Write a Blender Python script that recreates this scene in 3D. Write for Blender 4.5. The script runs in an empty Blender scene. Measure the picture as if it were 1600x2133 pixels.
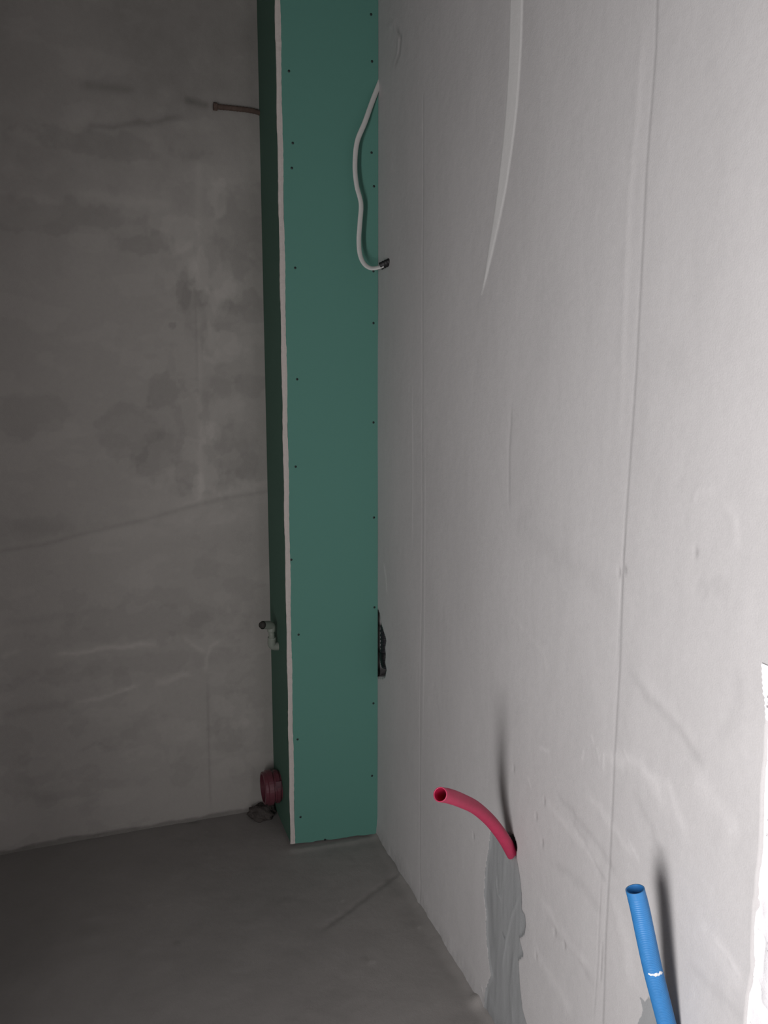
import bpy, bmesh, math, random
import numpy as np
from mathutils import Vector, Matrix

# ---------------------------------------------------------------- camera, world, light, exposure
scn = bpy.context.scene
COL = scn.collection
cam_d = bpy.data.cameras.new('camera'); cam = bpy.data.objects.new('camera', cam_d); COL.objects.link(cam)
cam_d.sensor_fit = 'VERTICAL'; cam_d.sensor_height = 36.0
cam_d.lens = 1700.0 / 2133.0 * 36.0
cam_d.clip_start = 0.02
YAW, PITCH, ROLL = math.radians(19.3), math.radians(9.7), 0.0023
fw = Vector((math.sin(YAW)*math.cos(PITCH), math.cos(YAW)*math.cos(PITCH), -math.sin(PITCH)))
rt0 = Vector((math.cos(YAW), -math.sin(YAW), 0)); up0 = rt0.cross(fw)
rt = rt0*math.cos(ROLL) + up0*math.sin(ROLL); up = up0*math.cos(ROLL) - rt0*math.sin(ROLL)
cam.matrix_world = Matrix(((rt.x, up.x, -fw.x, 0), (rt.y, up.y, -fw.y, 0), (rt.z, up.z, -fw.z, 1.35), (0, 0, 0, 1)))
scn.camera = cam

w = bpy.data.worlds.new('daylight'); scn.world = w; w.use_nodes = True
w.node_tree.nodes['Background'].inputs[0].default_value = (0.80, 0.88, 1.0, 1)
w.node_tree.nodes['Background'].inputs[1].default_value = 0.10

# daylight reaching the room through the doorway in the left wall, a tall narrow slice of it
ld = bpy.data.lights.new('doorway_daylight', 'AREA'); ld.shape = 'RECTANGLE'
ld.size = 0.38; ld.size_y = 1.1; ld.energy = 51.0; ld.color = (1.0, 0.975, 0.98)
lo = bpy.data.objects.new('doorway_daylight', ld); COL.objects.link(lo)
lo.location = (-0.64, -0.10, 0.95)
lo.rotation_euler = Vector((1.0, -0.18, 0.0)).to_track_quat('-Z', 'Y').to_euler()

scn.view_settings.view_transform = 'Standard'
scn.view_settings.look = 'None'
scn.view_settings.gamma = 1.0
scn.view_settings.use_curve_mapping = False
scn.view_settings.exposure = 0.0

WX, BY, LX, FY, HT = 0.719, 2.36, -0.62, -1.00, 2.62   # right wall, back wall, left wall, front wall, ceiling

# ---------------------------------------------------------------- helpers
def tag(o, label=None, cat=None, group=None, kind=None):
    if label: o['label'] = label
    if cat: o['category'] = cat
    if group: o['group'] = group
    if kind: o['kind'] = kind
    return o

def link(name, me, m=None, parent=None, smooth=False):
    o = bpy.data.objects.new(name, me); COL.objects.link(o)
    if m: me.materials.append(m)
    if smooth: me.polygons.foreach_set('use_smooth', [True]*len(me.polygons))
    if parent: o.parent = parent; o.matrix_parent_inverse = Matrix.Translation(-parent.location)
    return o

def empty(name, loc):
    o = bpy.data.objects.new(name, None); COL.objects.link(o); o.location = loc; o.empty_display_size = .05
    return o

def from_bm(name, bm, m, parent=None, smooth=False):
    bmesh.ops.recalc_face_normals(bm, faces=bm.faces)
    me = bpy.data.meshes.new(name); bm.to_mesh(me); bm.free()
    return link(name, me, m, parent, smooth)

def box(bm, a, b):
    vs = [bm.verts.new((x, y, z)) for x in (a[0], b[0]) for y in (a[1], b[1]) for z in (a[2], b[2])]
    for f in ((0,1,3,2), (4,6,7,5), (0,4,5,1), (2,3,7,6), (0,2,6,4), (1,5,7,3)):
        bm.faces.new([vs[i] for i in f])

def prism(bm, pts, axis_vec):
    """closed prism over a 3-D outline"""
    v0 = [bm.verts.new(p) for p in pts]; v1 = [bm.verts.new(Vector(p)+Vector(axis_vec)) for p in pts]
    n = len(pts)
    bm.faces.new(v0); bm.faces.new(v1[::-1])
    for i in range(n):
        bm.faces.new((v0[i], v0[(i+1) % n], v1[(i+1) % n], v1[i]))

def spline(pts, step):
    """Catmull-Rom through pts, resampled about every `step` metres"""
    P = [Vector(p) for p in pts]; P = [P[0]*2-P[1]] + P + [P[-1]*2-P[-2]]
    raw = []
    for i in range(1, len(P)-2):
        for k in range(40):
            t = k/40
            raw.append(0.5*((2*P[i]) + (P[i+1]-P[i-1])*t + (2*P[i-1]-5*P[i]+4*P[i+1]-P[i+2])*t*t + (3*P[i]-P[i-1]-3*P[i+1]+P[i+2])*t**3))
    raw.append(P[-2])
    L = [0]
    for a, b in zip(raw, raw[1:]): L.append(L[-1]+(b-a).length)
    n = max(2, int(L[-1]/step)); out = []; j = 0
    for k in range(n+1):
        s = L[-1]*k/n
        while j < len(L)-2 and L[j+1] < s: j += 1
        f = (s-L[j])/max(1e-9, L[j+1]-L[j]); out.append(raw[j].lerp(raw[j+1], f))
    return out

def sweep(bm, path, rfun, n=24, flat=1.0, ref=(0, 0, 1), close=(True, True), wob=None):
    """rings along path; rfun(i, s) radius; flat squashes the second axis"""
    rings = []; s = 0; prev = None
    nrm = Vector(ref)
    for i, p in enumerate(path):
        t = (path[min(i+1, len(path)-1)] - path[max(i-1, 0)]).normalized()
        nrm = (nrm - t*nrm.dot(t)).normalized(); bn = t.cross(nrm)
        if prev is not None: s += (p-prev).length
        prev = p; r = rfun(i, s)
        ring = []
        for k in range(n):
            a = 2*math.pi*k/n; rr = r*(1 if not wob else wob(i, a))
            ring.append(bm.verts.new(p + nrm*math.cos(a)*rr + bn*math.sin(a)*rr*flat))
        rings.append(ring)
    for a, b in zip(rings, rings[1:]):
        for k in range(n):
            bm.faces.new((a[k], a[(k+1) % n], b[(k+1) % n], b[k]))
    if close[0]: bm.faces.new(rings[0][::-1])
    if close[1]: bm.faces.new(rings[-1])
    return rings

def bridge(bm, a, b):
    n = len(a)
    for k in range(n): bm.faces.new((a[k], a[(k+1) % n], b[(k+1) % n], b[k]))

# ---- value noise and stroke fields on numpy grids
def vnoise(u, v, seed):
    rs = np.random.RandomState(seed); g = rs.rand(256, 256)
    iu = np.floor(u).astype(int); iv = np.floor(v).astype(int); fu = u-iu; fv = v-iv
    fu = fu*fu*(3-2*fu); fv = fv*fv*(3-2*fv)
    a = g[iu % 256, iv % 256]; b = g[(iu+1) % 256, iv % 256]; c = g[iu % 256, (iv+1) % 256]; d = g[(iu+1) % 256, (iv+1) % 256]
    return (a*(1-fu)+b*fu)*(1-fv) + (c*(1-fu)+d*fu)*fv - 0.5

def fbm(u, v, seed, oct=5, gain=.5):
    s = 0; a = 1.0; f = 1.0
    for o in range(oct):
        s = s + a*vnoise(u*f+17.3*o, v*f+9.1*o, seed+o); a *= gain; f *= 2.03
    return s

def seg_dist(U, V, pts):
    best = np.full(U.shape, 1e9); par = np.zeros(U.shape); n = len(pts)-1
    for i in range(n):
        ax, ay = pts[i][0], pts[i][1]; bx, by = pts[i+1][0], pts[i+1][1]
        dx, dy = bx-ax, by-ay; q = dx*dx+dy*dy+1e-12
        t = np.clip(((U-ax)*dx+(V-ay)*dy)/q, 0, 1)
        d = np.hypot(U-ax-t*dx, V-ay-t*dy); m = d < best
        best = np.where(m, d, best); par = np.where(m, (i+t)/n, par)
    return best, par

def stroke(U, V, pts, wd, fade=True, wob=0.0, seed=3):
    """1 on the line, falling off over wd; tapers at both ends"""
    if wob: 
        U = U + wob*fbm(U*40, V*40, seed, 3); V = V + wob*fbm(U*40, V*40, seed+9, 3)
    d, t = seg_dist(U, V, pts); s = np.exp(-(d/wd)**2)
    if fade: s = s*np.clip(np.minimum(t, 1-t)*6, 0, 1)
    return s

def blob(U, V, c, ru, rv, wob=.5, seed=5, soft=.35):
    n = fbm(U*28, V*28, seed, 4)*wob
    r = np.hypot((U-c[0])/ru, (V-c[1])/rv) + n
    return np.clip((1.0-r)/soft+.5, 0, 1)

def poly_sdf(U, V, pts):
    """+ inside, metres"""
    d, _ = seg_dist(U, V, list(pts)+[pts[0]]); ins = np.zeros(U.shape, bool); n = len(pts)
    for i in range(n):
        x0, y0 = pts[i]; x1, y1 = pts[(i+1) % n]
        c = ((y0 > V) != (y1 > V)) & (U < (x1-x0)*(V-y0)/((y1-y0) if y1 != y0 else 1e-9)+x0)
        ins ^= c
    return np.where(ins, d, -d)

def grid_mesh(name, X, Y, Z, attrs, m, flip=False):
    nu, nv = X.shape
    co = np.stack([X, Y, Z], -1).reshape(-1, 3).astype(np.float32)
    idx = np.arange(nu*nv).reshape(nu, nv)
    a, b, c, d = idx[:-1, :-1], idx[1:, :-1], idx[1:, 1:], idx[:-1, 1:]
    q = np.stack([a, d, c, b] if flip else [a, b, c, d], -1).reshape(-1, 4)
    me = bpy.data.meshes.new(name)
    me.vertices.add(len(co)); me.vertices.foreach_set('co', co.ravel())
    me.loops.add(q.size); me.loops.foreach_set('vertex_index', q.ravel().astype(np.int32))
    me.polygons.add(len(q)); me.polygons.foreach_set('loop_start', np.arange(0, q.size, 4, dtype=np.int32))
    me.polygons.foreach_set('use_smooth', np.ones(len(q), bool))
    me.update(calc_edges=True)
    for k, v in attrs.items():
        at = me.attributes.new(k, 'FLOAT', 'POINT'); at.data.foreach_set('value', v.ravel().astype(np.float32))
    return link(name, me, m)

# ---------------------------------------------------------------- materials
class N:
    def __init__(s, name):
        s.m = bpy.data.materials.new(name); s.m.use_nodes = True; s.t = s.m.node_tree
        s.b = s.t.nodes['Principled BSDF']; s.tc = s.t.nodes.new('ShaderNodeTexCoord')
    def n(s, ty, **k):
        x = s.t.nodes.new(ty)
        for a, v in k.items():
            if isinstance(a, str) and hasattr(x, a): setattr(x, a, v)
        return x
    def l(s, a, b): s.t.links.new(a, b)
    def noise(s, scale, detail=5, rough=.55, stretch=None):
        t = s.n('ShaderNodeTexNoise'); t.inputs['Scale'].default_value = scale; t.inputs['Detail'].default_value = detail; t.inputs['Roughness'].default_value = rough
        if stretch:
            mp = s.n('ShaderNodeMapping'); mp.inputs['Scale'].default_value = stretch; s.l(s.tc.outputs['Object'], mp.inputs[0]); s.l(mp.outputs[0], t.inputs[0])
        else: s.l(s.tc.outputs['Object'], t.inputs[0])
        return t.outputs['Fac']
    def math(s, op, a, b=None, c=None):
        x = s.n('ShaderNodeMath'); x.operation = op
        for i, v in enumerate((a, b, c)):
            if v is None: continue
            if isinstance(v, (int, float)): x.inputs[i].default_value = v
            else: s.l(v, x.inputs[i])
        return x.outputs[0]
    def attr(s, name):
        x = s.n('ShaderNodeAttribute'); x.attribute_name = name; return x.outputs['Fac']
    def mix(s, f, a, b):
        x = s.n('ShaderNodeMix'); x.data_type = 'RGBA'; s.l(f, x.inputs[0])
        for i, v in ((6, a), (7, b)):
            if isinstance(v, tuple): x.inputs[i].default_value = (*v, 1)
            else: s.l(v, x.inputs[i])
        return x.outputs[2]
    def mul(s, col, f):
        x = s.n('ShaderNodeVectorMath'); x.operation = 'SCALE'
        if isinstance(col, tuple): x.inputs[0].default_value = col
        else: s.l(col, x.inputs[0])
        s.l(f, x.inputs['Scale']); return x.outputs[0]
    def bump(s, h, strength, dist):
        x = s.n('ShaderNodeBump'); x.inputs['Strength'].default_value = strength; x.inputs['Distance'].default_value = dist
        s.l(h, x.inputs['Height']); s.l(x.outputs[0], s.b.inputs['Normal'])
    def col(s, c):
        if isinstance(c, tuple): s.b.inputs['Base Color'].default_value = (*c, 1)
        else: s.l(c, s.b.inputs['Base Color'])
    def rough(s, r): s.b.inputs['Roughness'].default_value = r

def plain(name, c, rough=.6, var=.08, scale=60, bump=0.0, spec=.5):
    k = N(name); f = k.math('MULTIPLY_ADD', k.noise(scale), 2*var, 1-var)
    k.col(k.mul(c, f)); k.rough(rough); k.b.inputs['Specular IOR Level'].default_value = spec
    if bump: k.bump(k.noise(scale*4), 1.0, bump)
    return k.m

def plaster(name, base, patch_c, light_c, mott=.08, stretch=(6, 6, 3)):
    """tone: thinner or thicker skim coat, plus some painted shade; patch: distance inside a mortar patch"""
    k = N(name)
    big = k.noise(1.0, 6, .6, stretch); fine = k.noise(90, 4, .6); spk = k.noise(420, 2, .5)
    f = k.math('MULTIPLY_ADD', big, 2*mott, 1-mott)
    f = k.math('ADD', f, k.math('MULTIPLY_ADD', fine, .10, -.05))
    f = k.math('ADD', f, k.math('MULTIPLY_ADD', spk, .10, -.05))
    f = k.math('ADD', f, k.attr('tone'))
    c = k.mul(base, f)
    sd = k.math('ADD', k.attr('patch'), k.math('MULTIPLY_ADD', k.noise(110, 4), .010, -.005))
    mk = k.math('MULTIPLY_ADD', sd, 700, .5); mk.node.use_clamp = True
    pf = k.math('MULTIPLY_ADD', k.noise(1, 4, .5, (60, 60, 8)), .22, .89)
    pf = k.math('ADD', pf, k.attr('tone'))
    c = k.mix(mk, c, k.mul(patch_c, pf))
    lt = k.math('ADD', k.attr('skim'), k.math('MULTIPLY_ADD', k.noise(160, 3), .003, -.0015))
    ml = k.math('MULTIPLY_ADD', lt, 150, .5); ml.node.use_clamp = True
    c = k.mix(ml, c, light_c)
    k.col(c); k.rough(.85); k.b.inputs['Specular IOR Level'].default_value = .25
    h = k.math('ADD', k.math('MULTIPLY', k.noise(35, 5), 1.0), k.math('MULTIPLY', spk, .35))
    k.bump(h, .5, .0016)
    return k.m

M_right = plaster('grey_plaster_right', (.508, .494, .492), (.300, .308, .312), (.66, .65, .64), .07)
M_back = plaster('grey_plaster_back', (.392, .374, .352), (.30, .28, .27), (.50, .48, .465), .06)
M_floor = plaster('concrete_screed', (.255, .24, .23), (.20, .19, .18), (.34, .33, .32), .10, (4, 4, 4))
M_shell = plain('grey_plaster_shell', (.16, .155, .15), .85, .1, 8, .001, .2)
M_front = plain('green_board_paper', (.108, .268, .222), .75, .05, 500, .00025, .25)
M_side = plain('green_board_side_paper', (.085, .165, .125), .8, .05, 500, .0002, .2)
M_gyp = plain('gypsum_core', (.60, .55, .52), .9, .10, 220, .0008, .1)
M_gypd = plain('gypsum_dust', (.36, .36, .345), .9, .15, 120, .0012, .1)
M_screw = plain('dark_screw', (.012, .022, .020), .5, .1, 200)
M_cable = plain('white_cable_sheath', (.62, .62, .60), .45, .06, 90)
M_black = plain('black_tape', (.006, .006, .007), .45, .2, 200, .0004)
M_blackpipe = plain('black_rubber', (.016, .016, .019), .5, .3, 60, .0005)
M_red = plain('red_conduit_plastic', (.44, .030, .088), .42, .14, 90, .0002)
M_redin = plain('red_conduit_inside', (.52, .015, .07), .5, .1, 90)
M_blue = plain('blue_conduit_plastic', (.027, .172, .42), .5, .16, 70, .0002)
M_bluein = plain('blue_conduit_inside', (.03, .18, .46), .5, .1, 70)
M_maroon = plain('drain_pipe_plastic', (.125, .035, .048), .35, .15, 60)
M_pink = plain('pale_pink_highlight', (.26, .13, .155), .5, .15, 60)
M_ppr = plain('grey_green_pipe_plastic', (.26, .29, .25), .45, .08, 60)
M_dark = plain('dark_bore', (.03, .028, .024), .8, .2, 60)
M_rust = plain('rusty_steel', (.12, .085, .07), .8, .4, 120, .001, .2)
M_white = plain('white_smear', (.75, .77, .80), .8, .1, 200, .001)
M_lump = plain('dark_lump', (.085, .075, .07), .95, .25, 60, .003, .1)
M_tape = plain('white_tape', (.85, .84, .85), .6, .03, 100)
M_print = plain('grey_print', (.36, .33, .34), .8, .3, 300)

def white_block():
    k = N('white_block_jamb')
    n = k.noise(55, 6, .7); c = k.math('MULTIPLY_ADD', n, .16, .90)
    v = k.n('ShaderNodeTexNoise'); v.inputs['Scale'].default_value = 75; v.inputs['Detail'].default_value = 4; k.l(k.tc.outputs['Object'], v.inputs[0])
    pit = k.math('MULTIPLY_ADD', v.outputs['Fac'], -30, 9.6); pit.node.use_clamp = True     # sparse darker pits
    c2 = k.mix(pit, k.mul((.80, .785, .80), c), k.mul((.40, .38, .39), c))
    k.col(c2); k.rough(.9); k.b.inputs['Specular IOR Level'].default_value = .2
    k.bump(n, .6, .003); return k.m
M_block = white_block()

# ---------------------------------------------------------------- the setting
# right wall: plaster coat with a ragged end; u runs from its end towards the corner
ny, nz = 680, 540
zz = np.linspace(-.02, HT, nz)
edge = .690 + .010*(zz-.56)/.36*.6 + .006*fbm(zz*14, zz*0+2, 41, 5)
uu = np.linspace(0, 1, ny)**1.0
V = np.repeat(zz[None, :], ny, 0)
U = edge[None, :] + uu[:, None]*(BY+.01-edge[None, :])
tone = .05*fbm(U*3, V*3, 11, 4) + .02*fbm(U*50, V*10, 31, 3)
hgt = .0016*fbm(U*3.5, V*2.5, 12, 4) + .0002*fbm(U*40, V*14, 13, 4)
def S(pts, wd, t=0.0, h=0.0, **k):
    global tone, hgt
    s = stroke(U, V, pts, wd, **k); tone = tone + t*s; hgt = hgt + h*s
crease = [(0.9808,1.8646), (0.9772,1.7711), (0.9829,1.6231), (0.9819,1.3614), (0.9855,1.1979), (0.9882,1.0694), (0.9839,0.9078), (0.9847,0.8311), (0.9823,0.5934), (0.9823,0.4681), (0.9775,0.3135)]
cr2 = [(a+.006, b) for a, b in crease]
S(crease, .0026, -.24, -.0006, fade=False)
S(cr2, .006, .02, .0, fade=False)
S([(a-.02, b) for a, b in crease], .018, -.02, 0, fade=False)
S([(0.9868,1.1343), (0.9893,1.0546), (0.9910,0.9053)], .0016, -.10, -.0006)
S([(1.0021,0.5812), (1.0003,0.4118), (1.0031,0.2919)], .0018, -.10, -.0006)
S([(0.9891,0.4547), (0.9894,0.3766)], .0016, -.30, -.001)
S([(1.0075,1.8407), (1.0094,1.7217), (1.0191,1.5866), (1.0167,1.4023), (1.0107,1.2231)], .008, .045, .0006)
S([(1.3463,1.2949), (1.3522,1.2062), (1.3453,1.0897)], .005, -.09, -.0008)
S([(1.7963,1.9525), (1.7878,1.4331), (1.7756,0.9842), (1.7784,0.6224), (1.7714,0.1083), (1.7549,-0.0166)], .004, -.07, -.0008, fade=False)
S([(1.7639,1.2136), (1.7602,0.8701), (1.7590,0.3781)], .004, .06, .0005)
S([(1.8537,1.3682), (1.8411,1.0915), (1.8469,0.9106)], .004, .07, .0005)
S([(2.0602,0.8388), (2.0401,0.8031), (2.0278,0.7522)], .006, .16, .0005)
S([(1.2540,1.1219), (1.3073,1.0781), (1.1872,1.0493), (1.0705,1.0352), (0.9908,0.9880)], .022, -.04, -.0008, wob=.01)
S([(0.9733,0.9229), (0.9251,0.8928), (0.8716,0.8858), (0.8206,0.8598), (0.7913,0.8401)], .009, -.10, -.0010, wob=.006)
S([(0.9499,0.9201), (0.8940,0.9049), (0.8518,0.8871), (0.8123,0.8703)], .012, .045, .0005, wob=.006)
S([(0.7567,1.0018), (0.7484,0.9679), (0.7572,0.9270), (0.7783,0.8857)], .010, -.05, -.0006, wob=.004)
S([(0.8016,1.2029), (0.7747,1.1775), (0.7705,1.1369)], .006, .05, .0006, wob=.006)
S([(0.8524,1.1895), (0.8359,1.2042), (0.8104,1.2077)], .005, .05, .0006, wob=.006)
S([(0.8339,1.0919), (0.8147,1.0776), (0.7908,1.0960), (0.7966,1.0699)], .010, -.06, -.0006, wob=.012)
S([(0.9121,1.3733), (0.8872,1.3606), (0.8666,1.3363)], .020, -.03, 0, wob=.012)
S([(1.2077,0.8807), (1.1881,0.8345)], .004, .05)
S([(1.3542,0.9104), (1.2772,0.8859), (1.1899,0.8602)], .006, .035, .0004)
S([(1.2112,0.6852), (1.1685,0.6948)], .003, .13, .0006)
for q in ([(1.0474,0.7787), (1.0414,0.7708)], [(1.0301,0.7637), (1.0237,0.7504)], [(1.0118,0.7641), (1.0124,0.7397)], [(0.9623,0.7948), (0.9497,0.7853)], [(1.0669,0.7468), (1.0711,0.7281)], [(1.2414,0.6097), (1.2298,0.5964)], [(0.9388,0.6596), (0.9141,0.6431)]):
    S(q, .0026, .10, .0004, fade=False)
# fanned trowel strokes low on the wall
for i, (p0, p1, p2, wd, t) in enumerate((
    ((1.1884,0.5990), (1.0775,0.5876), (1.0071,0.5781), .010, .055), ((1.1577,0.6332), (1.0368,0.6110), (0.9565,0.5850), .007, -.06),
    ((1.0700,0.6779), (1.0010,0.6644), (0.9135,0.6357), .009, .05), ((1.0352,0.7613), (0.9270,0.7886), (0.8487,0.7480), .014, .06),
    ((0.9263,0.7814), (0.8621,0.7839), (0.8169,0.7234), .010, .05), ((0.9459,0.7412), (0.8974,0.7063), (0.8623,0.6745), .010, -.045),
    ((0.8271,0.8294), (0.7701,0.8044), (0.7269,0.7892), .016, .045), ((1.1641,0.4910), (1.0572,0.5123), (1.0006,0.4978), .010, -.045),
    ((1.2100,0.4045), (1.0920,0.3802), (1.0185,0.3805), .010, .05), ((1.1734,0.3800), (1.0613,0.3752), (1.0028,0.3573), .008, -.05),
    ((1.1093,0.6138), (1.0205,0.5783), (0.9889,0.5478), .005, -.07), ((1.2205,0.2873), (1.1155,0.2679), (1.0669,0.2502), .014, .04),
    ((0.9784,0.5463), (0.9371,0.5005), (0.9184,0.4242), .014, .035), ((0.7989,0.6354), (0.7423,0.6125), (0.7066,0.5921), .016, .035),
    ((0.8105,0.5544), (0.7364,0.5545), (0.6872,0.5607), .010, -.04), ((0.7619,0.6329), (0.7264,0.6243), (0.7041,0.6075), .004, .05))):
    S([p0, p1, p2], wd, t*1.5, .0009*np.sign(t), wob=.010, seed=60+i)
# small dents
for p in ((1.4647,0.3639), (1.2968,0.6019), (1.1814,0.5952), (1.1825,0.5131), (1.2074,0.5511), (1.1292,0.3695), (1.1876,0.2812), (1.0974,0.3689), (0.9833,1.0662), (0.9968,1.0587), (0.8369,1.1229)):
    s = np.exp(-(((U-p[0])/.004)**2+((V-p[1])/.006)**2)); tone = tone-.22*s; hgt = hgt-.002*s
# the buried cable bulging under the skim near the corner, its shadow side painted dark
S([(2.0614,2.1827), (1.9919,2.1704), (1.9549,2.1309), (1.9609,2.0942), (2.0009,2.0711)], .010, .03, .0016)
S([(1.9784,2.1634), (1.9419,2.1232), (1.9511,2.0909), (1.9906,2.0678)], .006, -.32, -.0012)
# skim band of lighter mortar high on the wall
bp = spline([(*(1.3714,2.0271), 0.02380), (*(1.3709,1.9362), 0.02380), (*(1.3720,1.8827), 0.02295), (*(1.3802,1.7988), 0.02210), (*(1.3943,1.7299), 0.02074), (*(1.4160,1.6515), 0.01700), (*(1.4453,1.5790), 0.01105), (*(1.4671,1.5287), 0.00595), (*(1.4823,1.4986), 0.00170)], .02)
bz = np.array([p.y for p in bp])[::-1]; by_ = np.array([p.x for p in bp])[::-1]; bh = np.array([p.z for p in bp])[::-1]
band = np.where(V > bz[0]-.005, np.interp(V, bz, bh) - np.abs(U-np.interp(V, bz, by_)), -1.0)
hgt = hgt + .0012*np.clip(band/.004, 0, 1)
tone_skim = band
# chase of grey mortar under the red conduit
chase = [(1.3892,0.4170), (1.3917,0.3799), (1.4027,0.3350), (1.4071,0.2879), (1.4076,0.2540), (1.3971,0.2274), (1.3921,0.1746), (1.3783,0.1280), (1.3658,0.1036), (1.3880,0.0519), (1.3878,0.0055), (1.3608,-0.0300), (1.3389,-0.1036), (1.3284,-0.2948), (1.1406,-0.0990), (1.1858,0.0365), (1.2109,0.1090), (1.2310,0.1290), (1.2430,0.1668), (1.2540,0.2193), (1.2347,0.2462), (1.2532,0.2688), (1.2338,0.2920), (1.2298,0.3162), (1.2346,0.3332), (1.2478,0.3343), (1.2500,0.3685), (1.2594,0.3978), (1.2704,0.4214), (1.2837,0.4489), (1.3275,0.4491)]
damp = [(0.8907,0.4308), (0.8796,0.4341), (0.8739,0.4452), (0.8612,0.4522), (0.8420,0.4538), (0.8098,0.4422), (0.7905,0.3443), (0.9134,0.2254), (0.8964,0.3763), (0.8824,0.4141)]
pc = poly_sdf(U, V, chase)
patch = np.maximum(pc, poly_sdf(U, V, damp))
hgt = hgt - .0028*np.clip(pc/.005, 0, 1) + .002*np.clip(pc/.005, 0, 1)*fbm(U*30, V*5, 77, 4)
for q, wd, t in (([(1.3632,0.3377), (1.3525,0.3013), (1.3310,0.2940)], .003, .14), ([(1.2573,0.3637), (1.2937,0.2874), (1.3102,0.2225), (1.3226,0.1479)], .003, .12),
              ([(1.3273,0.2297), (1.3144,0.2237)], .0025, -.40), ([(1.3826,0.2926), (1.3786,0.2178), (1.3617,0.1517)], .010, -.06), ([(1.2741,0.2275), (1.2884,0.1308), (1.2722,0.0645)], .006, .06),
              ([(1.4064,0.0489), (1.3961,0.0314)], .002, .30)):
    S(q, wd, t, .0008*np.sign(t))
# openings: where the red conduit leaves the wall, and the broken corner beside the boxing
pit_red = poly_sdf(U, V, [(1.3118,0.4581), (1.2906,0.4671), (1.2742,0.4524), (1.2767,0.4307), (1.3011,0.4119), (1.3215,0.4162), (1.3226,0.4363)])
pit_cor = poly_sdf(U, V, [(2.1257,0.6955), (2.0899,0.6831), (2.0794,0.6582), (2.0548,0.6378), (2.0347,0.6234), (2.0465,0.5960), (2.0383,0.5793), (2.0462,0.5542), (2.0320,0.5383), (2.0419,0.5165), (2.0663,0.5033), (2.1340,0.4815)])
pit = np.clip(pit_red/.003, 0, 1)*.030 + np.clip(pit_cor/.003, 0, 1)*.045
hgt = hgt - pit
tone = tone - .85*np.clip(pit/.012, 0, 1)  # pit insides painted near black, their shade put into the colour
# darker and rougher just above the floor
ff = np.clip(1-V/(.035+.03*fbm(U*12, V*3, 90, 4)+.012), 0, 1)
tone = tone - .18*ff; hgt = hgt + .004*ff*(1+fbm(U*30, V*30, 91, 3))
X = WX - hgt
X[0, :] = WX + .010; U[0, :] = U[1, :]           # the cut end of the coat
wr = grid_mesh('wall_right', X, U, V, dict(tone=tone, patch=patch, skim=tone_skim), M_right)
tag(wr, kind='structure')

# back wall
nx, nz = 380, 560
xx = np.linspace(LX, WX+.01, nx); zz = np.linspace(-.02, HT, nz)
U, V = np.meshgrid(xx, zz, indexing='ij')
tone = .05*fbm(U*2.5, V*4, 111, 4) + .015*fbm(U*14, V*30, 131, 3)
hgt = .002*fbm(U*3, V*3, 112, 4) + .0005*fbm(U*40, V*40, 113, 4)
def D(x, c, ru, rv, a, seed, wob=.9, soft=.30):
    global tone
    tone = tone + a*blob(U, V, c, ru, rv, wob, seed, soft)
S([(0.2966,1.9046), (0.2812,1.5782), (0.2772,1.3168), (0.2706,0.9759)], .010, .09, .001, fade=False)
S([(0.2739,1.6290), (0.2739,1.4487), (0.2705,1.2768)], .004, -.12, -.001)
S([(0.2698,0.4688), (0.2676,0.3174), (0.2657,0.1314), (0.2663,0.0204)], .004, -.13, -.001)
S([(-0.2600,0.9445), (-0.1538,0.9342), (-0.0446,0.9140)], .016, -.07, -.0005, wob=.01)
S([(-0.2648,0.8754), (-0.1569,0.8851), (-0.0447,0.9113), (0.1096,0.9388), (0.2434,0.9703), (0.3535,0.9914), (0.4751,1.0056)], .006, -.13, -.002, fade=False)
S([(0.1764,0.9669), (0.2849,0.9975), (0.3820,1.0155), (0.4757,1.0341)], .010, .10, .001, wob=.006)
S([(-0.1197,0.8960), (0.1082,0.9086), (0.2962,0.9253), (0.4653,0.9516)], .030, .08, .001, wob=.02)
S([(-0.2790,0.6734), (-0.1577,0.6776), (0.0198,0.6910)], .012, -.08, 0, wob=.01)
S([(-0.1642,0.5728), (-0.0890,0.5726), (0.0533,0.5751), (0.1398,0.5698)], .008, .22, .0015, wob=.008)
S([(-0.2857,0.5786), (-0.2362,0.5977)], .007, .13, .001, wob=.006)
S([(-0.1106,0.4184), (-0.0460,0.4240), (0.0204,0.4414), (0.0946,0.4611)], .007, .17, .0015, wob=.01)
S([(0.1142,0.4467), (0.1556,0.4607), (0.2390,0.4696)], .008, .15, .001, wob=.012)
S([(0.2018,0.5878), (0.2351,0.5548), (0.2691,0.5287)], .006, .12); S([(0.3197,0.5677), (0.2838,0.5494), (0.2684,0.5109), (0.2640,0.4620)], .006, .15)
S([(-0.2973,0.4133), (-0.2235,0.4198), (-0.0975,0.4253)], .014, -.10, 0, wob=.008)
S([(-0.1064,0.2692), (-0.0528,0.2977), (-0.0082,0.2684)], .006, -.08, 0, wob=.006)
S([(-0.0208,1.9624), (0.1332,1.9886), (0.2820,2.0243)], .008, -.18, -.001, wob=.008)
S([(0.2585,2.0636), (0.3333,2.0510)], .010, -.25, -.001)
S([(-0.0031,2.0705), (0.1490,2.0697)], .012, -.14)
S([(-0.0298,1.8078), (0.1241,1.7945), (0.2479,1.7880)], .014, .12, 0, wob=.015)
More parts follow.
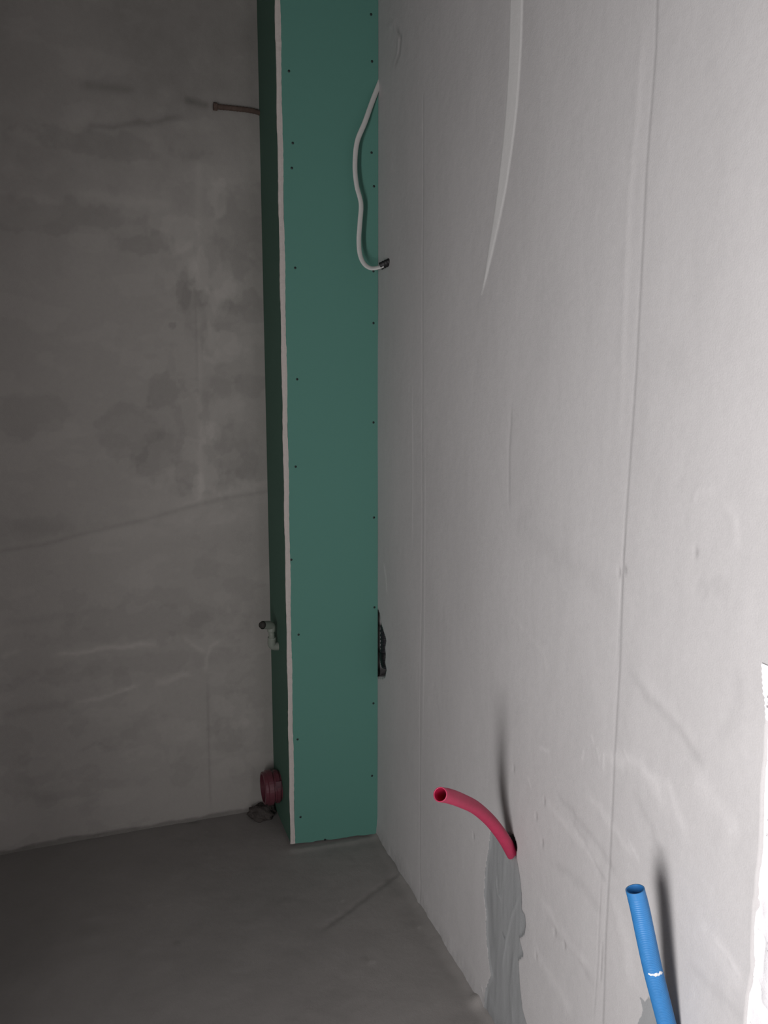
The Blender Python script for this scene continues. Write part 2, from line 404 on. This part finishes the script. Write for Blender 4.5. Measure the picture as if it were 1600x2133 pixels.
for c, ru, rv, a, sd in (((0.1771,1.2973), .035, .045, -.13, 1), ((0.0827,1.1865), .075, .075, -.12, 2), ((0.1565,1.1179), .060, .060, -.12, 3),
                         ((0.2335,1.0676), .035, .050, -.13, 4), ((0.3704,1.0973), .060, .085, -.11, 5), ((0.4232,1.5306), .060, .040, -.13, 6),
                         ((0.4177,1.3165), .045, .035, -.11, 7), ((0.4018,1.7371), .070, .120, -.12, 8), ((0.2393,1.5640), .018, .035, -.16, 9),
                         ((0.2907,1.5528), .018, .030, -.16, 10), ((0.2102,1.4760), .012, .010, -.20, 11), ((-0.1588,1.2298), .090, .050, -.10, 12),
                         ((0.1436,1.6855), .070, .030, -.15, 13), ((0.0354,1.9304), .20, .030, -.12, 14), ((-0.0682,1.7462), .20, .040, -.12, 15),
                         ((-0.1899,0.9337), .16, .030, -.06, 16), ((0.0958,0.6352), .22, .050, -.08, 17), ((0.0240,0.5136), .26, .030, -.07, 18),
                         ((0.2456,1.7283), .060, .050, .12, 19), ((0.3383,1.8088), .030, .050, .17, 20), ((0.3578,1.5938), .040, .050, .13, 21),
                         ((0.2934,1.6298), .026, .060, .15, 22), ((0.3665,1.4369), .060, .040, .07, 23), ((0.3470,1.2355), .050, .040, .08, 24),
                         ((0.2618,1.0319), .016, .045, .14, 25), ((0.2912,1.1820), .018, .035, .12, 26), ((0.1764,0.9669), .10, .040, .06, 27),
                         ((0.3343,0.3386), .060, .050, .12, 28), ((0.1480,0.2742), .12, .050, .06, 29), ((0.3289,0.1522), .05, .03, .07, 30),
                         ((-0.0865,0.1619), .16, .025, -.07, 31), ((-0.1976,0.2401), .060, .050, -.05, 32), ((0.3316,0.2460), .05, .03, -.07, 33)):
    D(0, c, ru, rv, a*.9, 200+sd*7)
D(0, (-0.0430,2.1614), .42, .26, -.20, 901, .35, 1.1); D(0, (0.3146,2.2405), .22, .24, -.16, 902, .35, 1.1); D(0, (-0.1346,1.7771), .25, .14, -.10, 903, .4, 1.0)  # broad darker plaster, partly light falloff painted into the upper wall
# flakes of lighter and darker skim along the vertical joint and over the lower half
reg = np.exp(-((U-(0.3003,1.4491)[0])/.13)**2)*np.clip((1.9-V)/.3, 0, 1)*np.clip((V-.85)/.2, 0, 1)
tone = tone + .13*reg*np.clip((fbm(U*16, V*12, 301, 5)-.10)/.10, 0, 1) - .10*reg*np.clip((fbm(U*12, V*10, 311, 5)-.16)/.08, 0, 1)
tone = tone + .05*np.clip((fbm(U*9, V*16, 321, 5)-.12)/.10, 0, 1) - .06*np.clip((fbm(U*11, V*14, 331, 5)-.20)/.08, 0, 1)*np.clip((1.0-V)/.2, 0, 1)
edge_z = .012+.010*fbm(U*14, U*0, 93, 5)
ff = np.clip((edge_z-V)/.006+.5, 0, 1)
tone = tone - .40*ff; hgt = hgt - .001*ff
pk = np.full(U.shape, -1.0)
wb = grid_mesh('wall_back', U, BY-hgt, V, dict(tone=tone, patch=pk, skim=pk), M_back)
tag(wb, kind='structure')

# floor
nx, ny = 300, 560
U, V = np.meshgrid(np.linspace(LX-.6, WX+.01, nx), np.linspace(FY, BY+.01, ny), indexing='ij')
tone = .10*fbm(U*3, V*3, 151, 5) + .06*fbm(U*16, V*16, 152, 4)
hgt = .003*fbm(U*2, V*2, 153, 4) + .0012*fbm(U*25, V*25, 154, 4)
S([(0.7268,1.9167), (0.6849,1.8900), (0.6407,1.8612), (0.5598,1.8157), (0.4977,1.7779), (0.4553,1.7492)], .007, -.22, -.002, wob=.008)
S([(0.7205,2.0937), (0.7202,2.0083), (0.7231,1.9180)], .012, -.22, -.003, fade=False)
S([(0.7451,1.9387), (0.7317,1.8851)], .005, -.3, -.002)
S([(0.7444,1.7620), (0.7343,1.7154)], .006, -.2, -.002)
S([(0.4639,2.1095), (0.5897,2.0994), (0.7205,2.0937)], .010, .13, .002, fade=False, wob=.006)
S([(0.1045,1.8272), (0.1245,1.8238)], .006, -.18)
S([(0.5235,1.6419), (0.5299,1.6143)], .006, -.15, -.001)
S([(0.5321,1.6136), (0.5459,1.6022)], .007, .22, .001)
S([(0.1395,2.3945), (0.2348,2.3444)], .006, -.2, -.002, wob=.01)
for p in ((0.5362,1.8444), (0.6852,1.6807), (0.0609,1.9884)):
    tone = tone + .5*np.exp(-(((U-p[0])/.003)**2+((V-p[1])/.005)**2))
p = (0.7134,1.4137)
s = np.exp(-(((U-p[0])/.016)**2+((V-p[1])/.018)**2)); hgt = hgt+.010*s; tone = tone+.2*s
hgt = hgt + .010*np.clip(1-(WX-U)/(.03+.02*fbm(V*9, V*0, 95, 4)), 0, 1)**2
tone = tone + .10*np.clip(1-(WX-U)/.35, 0, 1)
pk = np.full(U.shape, -1.0)
fl = grid_mesh('floor', U, V, hgt-.002, dict(tone=tone, patch=pk, skim=pk), M_floor)
tag(fl, kind='structure')

bm = bmesh.new(); box(bm, (LX-.12, FY-.12, HT), (WX+.15, BY+.12, HT+.12)); tag(from_bm('ceiling', bm, M_shell), kind='structure')
bm = bmesh.new()
box(bm, (LX-.12, .50, 0), (LX, BY+.05, HT)); box(bm, (LX-.12, FY-.12, 0), (LX, -.62, HT)); box(bm, (LX-.12, -.62, 2.05), (LX, .50, HT))
tag(from_bm('wall_left', bm, M_shell), kind='structure')
bm = bmesh.new(); box(bm, (LX, FY-.12, 0), (WX+.15, FY, HT)); tag(from_bm('wall_front', bm, M_shell), kind='structure')

# bare white block beyond the ragged end of the plaster coat
zz = np.linspace(-.02, HT, 420); yy = np.linspace(FY, .715, 170)
U, V = np.meshgrid(yy, zz, indexing='ij')
hb = .004*fbm(U*12, V*8, 171, 5)
hb = hb - .010*stroke(U, V, [(0.6948,0.7448), (0.6958,0.7250), (0.6825,0.6570), (0.6815,0.6107), (0.6829,0.5944), (0.6671,0.5908), (0.6304,0.5896)], .0025, wob=.006)
hb = hb - .006*stroke(U, V, [(0.6829,0.6385), (0.6801,0.6341)], .003, fade=False)
jb = grid_mesh('trim_1', WX+.004-hb, U, V, dict(tone=hb), M_block)
tag(jb, kind='structure')

# ---------------------------------------------------------------- plasterboard boxing round the riser
XL = .4625; TH = .0125
b0 = Vector((XL, 2.131, 0)); b1 = Vector((WX, 2.105, 0)); dirx = (b1-b0).normalized(); nrm = Vector((dirx.y, -dirx.x, 0))
bx = empty('pipe_boxing', (.59, 2.24, 0))
tag(bx, 'tall green moisture-resistant plasterboard boxing standing in the corner', 'boxing')
rnd = random.Random(4)
# front panel: from the side panel's inner face to the right wall, with a slightly ragged foot
bm = bmesh.new()
s0 = b0 + dirx*TH; L = (b1-s0).length
outl = [s0+Vector((0, 0, HT)), b1+Vector((0, 0, HT))]
k = 24
for i in range(k+1):
    f = 1-i/k; outl.append(s0 + dirx*(L*f) + Vector((0, 0, .002 + .0035*rnd.random())))
prism(bm, [p + nrm*0.0 for p in outl], -nrm*TH)
from_bm('front_panel', bm, M_front, bx)
# side panel: its face looks left, its cut end looks into the room
bm = bmesh.new()
prism(bm, [(XL, 2.135, .008), (XL, BY-.002, .004), (XL, BY-.002, HT), (XL, 2.135, HT)], (TH, 0, 0))
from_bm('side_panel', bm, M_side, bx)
# the broken-off gypsum edge of the side panel, a little uneven
bm = bmesh.new(); rows = []
nseg = 260
for i in range(nseg+1):
    z = .006 + (HT-.006)*i/nseg
    n1 = .0010*math.sin(z*31)+.0007*rnd.uniform(-1, 1); n2 = .0008*math.sin(z*23+2)+.0006*rnd.uniform(-1, 1); dp = .0016+.0008*rnd.uniform(-1, 1)
    a = b0 + dirx*(-.0004+n1*.6) ; c = b0 + dirx*(TH+.0003+n2)
    rows.append([bm.verts.new(q) for q in (a - nrm*.006 + Vector((0, 0, z)), a + nrm*(dp-.001) + Vector((0, 0, z)), a.lerp(c, .5) + nrm*(dp+.0006) + Vector((0, 0, z)), c + nrm*(dp-.001) + Vector((0, 0, z)), c - nrm*.006 + Vector((0, 0, z)))])
for r0, r1 in zip(rows, rows[1:]):
    for j in range(4): bm.faces.new((r0[j], r0[j+1], r1[j+1], r1[j]))
bm.faces.new(rows[0]); bm.faces.new(rows[-1])
o = from_bm('cut_edge', bm, M_gyp, bx); o['label'] = 'pale gypsum cut edge running down the left front corner'
# dark sealing seam at the right wall
# screws
def screw_bm():
    bm = bmesh.new()
    R = [(0, .0016), (.0010, .0016), (.0012, .0010), (.0030, .0004), (.0033, -.0002), (.0033, -.002)]
    prev = None
    for r, h in R:
        ring = [bm.verts.new((r*math.cos(a*math.pi/6), r*math.sin(a*math.pi/6), h)) for a in range(12)] if r else None
        if ring is None: ctr = bm.verts.new((0, 0, .0006)); prev = 'c'
        elif prev == 'c':
            for a in range(12): bm.faces.new((ctr, ring[a], ring[(a+1) % 12]))
            prev = ring
        else: bridge(bm, prev, ring); prev = ring
    return bm
sc0 = None
rotq = nrm.to_track_quat('Z', 'X')
for p in ((0.4936,2.1278,2.0837), (0.5003,2.1272,1.9166), (0.4969,2.1275,1.8571), (0.5015,2.1270,1.6145), (0.5020,2.1270,1.3320), (0.4945,2.1278,1.1013), (0.4788,2.1294,0.8469), (0.4951,2.1277,0.6334), (0.4876,2.1285,0.3253), (0.4922,2.1280,0.0860),
          (0.7005,2.1069,2.2321), (0.7029,2.1066,2.1233), (0.7016,2.1068,1.9061), (0.7079,2.1061,1.8245), (0.7066,2.1063,1.6123), (0.7067,2.1063,1.4793), (0.7067,2.1062,1.2164), (0.7081,2.1061,0.9547), (0.7095,2.1060,0.6976), (0.7067,2.1062,0.4119), (0.7025,2.1067,0.1885), (0.5624,2.1209,0.0051)):
    if sc0 is None:
        sc0 = from_bm('screw', screw_bm(), M_screw, bx); o = sc0
    else:
        o = sc0.copy(); COL.objects.link(o)
    o.rotation_mode = 'QUATERNION'; o.rotation_quaternion = rotq; o.location = Vector(p)+nrm*.0003

# ---------------------------------------------------------------- white flat cable with a taped end
cb = empty('electrical_cable', (0.7190,2.1050,2.0659))
tag(cb, 'white flat electrical cable hanging loose over the green boxing, end wrapped in black tape', 'cable')
base = [((0.7290,2.1040,2.0893), -.010), ((0.7190,2.1050,2.0659), .004), ((0.7029,2.1066,2.0271), .018), ((0.6842,2.1085,1.9777), .032), ((0.6641,2.1106,1.9293), .040), ((0.6583,2.1112,1.8722), .044), ((0.6625,2.1107,1.8245), .046),
        ((0.6737,2.1096,1.7803), .048), ((0.6711,2.1099,1.7351), .050), ((0.6678,2.1102,1.6896), .052), ((0.6708,2.1099,1.6536), .055), ((0.6823,2.1087,1.6298), .060), ((0.7015,2.1068,1.6195), .068), ((0.7247,2.1044,1.6238), .078), ((0.7337,2.1035,1.6278), .082)]
CAM = Vector((0, 0, 1.35))
def toward(p, d):
    p = Vector(p); return p + nrm*d + Vector((0, 0, 0)) if abs(d) < .0 else p + (CAM-p).normalized()*d
path = spline([toward(p, d) for p, d in base], .005)
bm = bmesh.new(); sweep(bm, path, lambda i, s: .0034, 20, 2.1, ref=(.35, -1, 0)); from_bm('sheath', bm, M_cable, cb, True)
p1 = toward((0.7247,2.1044,1.6251), .079); p2 = toward((0.7376,2.1031,1.6316), .083); p3 = toward((0.7557,2.1013,1.6401), .086)
path = spline([p1, p2, p3], .0022); n_ = len(path)
bm = bmesh.new(); sweep(bm, path, lambda i, s: .0062*(1 + (.08 if i % 3 else -.02)) * (.74 if i >= n_-2 else 1), 18, 1.45, ref=(.35, -1, 0))
from_bm('tape_wrap', bm, M_black, cb, True)

# ---------------------------------------------------------------- conduits out of the right wall
def conduit(name, pts, r, m, m_in, label, pitch=.0028, rib=.0005, nosc=None):
    root = empty(name, pts[-1]); tag(root, label, 'conduit')
    path = spline(pts, pitch/4)
    bm = bmesh.new(); N_ = 32
    def rf(i, s):
        return r + rib*math.sin(2*math.pi*s/pitch) if s > .010 else r + rib*.3
    wob = lambda i, a: 1+.012*math.sin(2*a+i*.01)
    outer = sweep(bm, path, rf, N_, 1, close=(False, True), wob=wob)
    ri = r-.0016; k = int(len(path)*.75)
    inner = sweep(bm, path[:k], lambda i, s: ri + (rib*.6*math.sin(2*math.pi*s/pitch) if s > .008 else 0), N_, 1, close=(False, True), wob=wob)
    bridge(bm, outer[0][::-1], inner[0][::-1])
    nface = len(bm.faces)
    ring_in = set(v for rg in inner[1:] for v in rg)
    bm.faces.ensure_lookup_table()
    for f in bm.faces:
        f.material_index = 1 if all(v in ring_in for v in f.verts) else 0
    o = from_bm('pipe', bm, m, root, True); o.data.materials.append(m_in)
    return root, path
red_pts = [(0.4832,1.1063,0.6886), (0.5119,1.1310,0.6672), (0.5522,1.1722,0.6305), (0.6004,1.2178,0.5846), (0.6471,1.2555,0.5326), (0.6759,1.2707,0.4950), (0.6974,1.2809,0.4629), (0.7190,1.2981,0.4281), (0.7406,1.3246,0.3953)]
conduit('red_conduit', red_pts, .0116, M_red, M_redin, 'crimson red plastic conduit curving out of the right wall above a grey mortar patch', .0030, .00022)
blue_pts = [(0.6363,0.8122,0.6795), (0.6413,0.8066,0.6541), (0.6507,0.8033,0.6132), (0.6651,0.8023,0.5601), (0.6830,0.8024,0.5039), (0.7010,0.8018,0.4468), (0.7190,0.8033,0.3942), (0.7406,0.8123,0.3478)]
broot, bpath = conduit('blue_conduit', blue_pts, .0125, M_blue, M_bluein, 'bright blue corrugated plastic conduit rising in front of the right wall, open end up', .0027, .00038)
# the white smear across the blue conduit
bm = bmesh.new()
i0 = min(range(len(bpath)), key=lambda i: (bpath[i]-Vector((0.6665,0.7964,0.5628))).length)
pc_ = bpath[i0]; tdir = (bpath[i0+3]-bpath[i0-3]).normalized(); tocam = (CAM-pc_); tocam = (tocam-tdir*tocam.dot(tdir)).normalized(); bn = tdir.cross(tocam)
rows = []
for i in range(15):
    a = -1.0+1.55*i/14; wd = (.0028+.0012*math.sin(i*.9+1)*.6) * (.35 if i in (0, 14) else 1) * (.5 if i > 8 else 1); off = -.0035*(i/14)*1.0+.0007*math.sin(i*1.7)
    d = tocam*math.cos(a) - bn*math.sin(a) if False else tocam*math.cos(a)+bn*math.sin(a)
    rows.append([bm.verts.new(pc_ + d*(.0125+hh) + tdir*(off+wd*tt)) for tt, hh in ((-1, -.0004), (-.6, .0011), (.1, .0016), (.6, .0009), (1, -.0004))])
for a_, b_ in zip(rows, rows[1:]):
    for j in range(4): bm.faces.new((a_[j], a_[j+1], b_[j+1], b_[j]))
o = from_bm('plaster_smear', bm, M_white, broot, True); o['label'] = 'white smear across the pipe'

# ---------------------------------------------------------------- black conduit in the broken corner
bk = empty('black_conduit', (WX+.018, 2.078, .50)); tag(bk, 'black corrugated conduit inside the broken hole between boxing and right wall', 'conduit')
path = spline([(WX+.022, 2.076, .530), (WX+.018, 2.076, .56), (WX+.019, 2.080, .60), (WX+.022, 2.088, .64), (WX+.034, 2.092, .67)], .002)
bm = bmesh.new(); sweep(bm, path, lambda i, s: .0185+.0012*math.sin(2*math.pi*s/.011), 20); from_bm('pipe', bm, M_blackpipe, bk, True)
bm = bmesh.new(); sweep(bm, path[4:22], lambda i, s: .0205+.0006*math.sin(i*2.1), 20); from_bm('tape_wrap', bm, M_black, bk, True)

# ---------------------------------------------------------------- water outlet left of the boxing
wo = empty('water_outlet', (0.4715,2.2500,0.5628)); tag(wo, 'small grey-green plastic pipe outlet with two elbows left of the boxing', 'pipe')
A, B_, C_, D_ = Vector((0.4886,2.2500,0.5594)), Vector((0.4462,2.2500,0.5685)), Vector((0.4389,2.2350,0.6332)), Vector((0.4107,2.2100,0.6450))
bm = bmesh.new(); sweep(bm, [A, A.lerp(B_, .5), B_], lambda i, s: .0085, 20); sweep(bm, [B_, B_.lerp(C_, .5), C_], lambda i, s: .0085, 20); from_bm('pipe', bm, M_ppr, wo, True)
bm = bmesh.new(); sweep(bm, spline([A.lerp(B_, .35), B_, B_.lerp(C_, .40)], .002), lambda i, s: .0122, 22); from_bm('elbow', bm, M_ppr, wo, True)
bm = bmesh.new(); sweep(bm, spline([B_.lerp(C_, .72), C_, D_], .002), lambda i, s: .0118, 22, close=(True, False))
from_bm('elbow', bm, M_ppr, wo, True)
bm = bmesh.new(); dd = (D_-C_).normalized(); sweep(bm, [D_-dd*.004, D_, D_+dd*.007, D_+dd*.009], lambda i, s: (.0098, .0100, .0085, .004)[i], 20)
o = from_bm('plug', bm, M_dark, wo, True); o['label'] = 'dark plug closing the upper elbow'

# ---------------------------------------------------------------- drain pipe low on the boxing
dr = empty('drain_pipe', (XL-.03, 2.262, .13)); tag(dr, 'dull red drain pipe socket sticking out of the boxing near the floor', 'pipe')
zc = .118; yc = 2.268; x0 = XL+.01; x1 = XL-.052
prof = [(x0, .043), (x1+.046, .043), (x1+.045, .049), (x1+.036, .049), (x1+.035, .0455), (x1+.028, .0455), (x1+.026, .052), (x1+.012, .052), (x1+.010, .048), (x1+.002, .048), (x1, .046), (x1, .041), (x1+.030, .041), (x1+.030, .001)]
bm = bmesh.new(); prev = None
for x, r in prof:
    ring = [bm.verts.new((x, yc+r*math.sin(2*math.pi*a/40), zc+r*1.0*math.cos(2*math.pi*a/40))) for a in range(40)]
    if prev: bridge(bm, prev, ring)
    prev = ring
o = from_bm('socket', bm, M_maroon, dr); 
for f in o.data.polygons: f.use_smooth = False
bm = bmesh.new(); rows = []
for i in range(9):
    a = math.radians(-100+i*4.2); rows.append([bm.verts.new((x, yc+.0462*math.sin(a), zc+.012+.0462*math.cos(a)+.006)) for x in (XL-.004, XL-.021)])
for a_, b_ in zip(rows, rows[1:]): bm.faces.new((a_[0], a_[1], b_[1], b_[0]))
bmesh.ops.solidify(bm, geom=bm.faces[:], thickness=.001)
o = from_bm('painted_highlight', bm, M_pink, dr); o['label'] = 'pale pink patch, a painted highlight on the socket'  # pale patch painted on as the highlight of the socket
# dark lump under it
def lump(name, c, s, m, seed):
    bm = bmesh.new(); bmesh.ops.create_icosphere(bm, subdivisions=4, radius=1)
    r_ = random.Random(seed); ph = [r_.uniform(0, 6) for _ in range(6)]
    for v in bm.verts:
        p = v.co.copy(); k = 1+.14*math.sin(p.x*4+ph[0])*math.sin(p.y*5+ph[1])+.08*math.sin(p.z*9+p.x*7+ph[2])+.05*math.sin(p.y*15+p.x*11+ph[3])
        v.co = Vector((p.x*s[0]*k, p.y*s[1]*k, p.z*s[2]*k)) + Vector(c)
    return from_bm(name, bm, m, None, True)
o = lump('floor_lump', (.415, 2.315, .012), (.040, .034, .024), M_lump, 3); tag(o, 'dark low lump on the floor under the red drain pipe', 'rubble')

# ---------------------------------------------------------------- rusty steel rod on the back wall
rr = empty('steel_rod', (0.4090,2.3520,2.0504)); tag(rr, 'rusty steel rod lying along the back wall high beside the boxing', 'rod')
path = spline([(0.3449,2.3520,2.0499), (0.3831,2.3510,2.0499), (0.4285,2.3520,2.0499), (0.4550,2.3540,2.0482), (0.4778,2.3570,2.0427)], .004)
bm = bmesh.new(); sweep(bm, path, lambda i, s: .0068+.0006*math.sin(s*700) - .010*min(s, .2)*.1, 14); from_bm('shaft', bm, M_rust, rr, True)
bm = bmesh.new(); p = Vector((0.3434,2.3500,2.0492)); sweep(bm, [p+Vector((-.006, 0, 0)), p+Vector((.004, 0, 0))], lambda i, s: .0105, 6); from_bm('head', bm, M_rust, rr)

# ---------------------------------------------------------------- white serrated tape by the wall's end
tp = empty('tape_strip', (WX-.002, .70, (0.7051,0.9845)[1])); tag(tp, 'short white serrated tape strip at the right wall end', 'tape')
a = (0.7121,1.0167); b = (0.7009,0.9519)
bm = bmesh.new(); pts = []; nt = 20
for i in range(nt+1):
    f = i/nt; z = a[1]+(b[1]-a[1])*f; y = a[0]+(b[0]-a[0])*f
    pts.append((WX-.0022, y+(.0014 if i % 2 else 0)-(.002 if f > .55 else 0), z))
pts += [(WX-.0022, .655, b[1]), (WX-.0022, .655, a[1])]
prism(bm, pts, (.0012, 0, 0)); from_bm('strip', bm, M_tape, tp)
bm = bmesh.new()
for (px, z0, z1, w_) in ((.6985, .12, .22, .0012), (.699, .26, .38, .0018), (.6985, .40, .52, .003), (.6995, .54, .58, .003), (.698, .64, .68, .004), (.6995, .72, .76, .003), (.6955, .80, .98, .003)):
    za = a[1]+(b[1]-a[1])*z0; zb = a[1]+(b[1]-a[1])*z1
    box(bm, (WX-.0026, px-w_, zb), (WX-.0021, px, za))
o = from_bm('printed_marks', bm, M_print, tp)
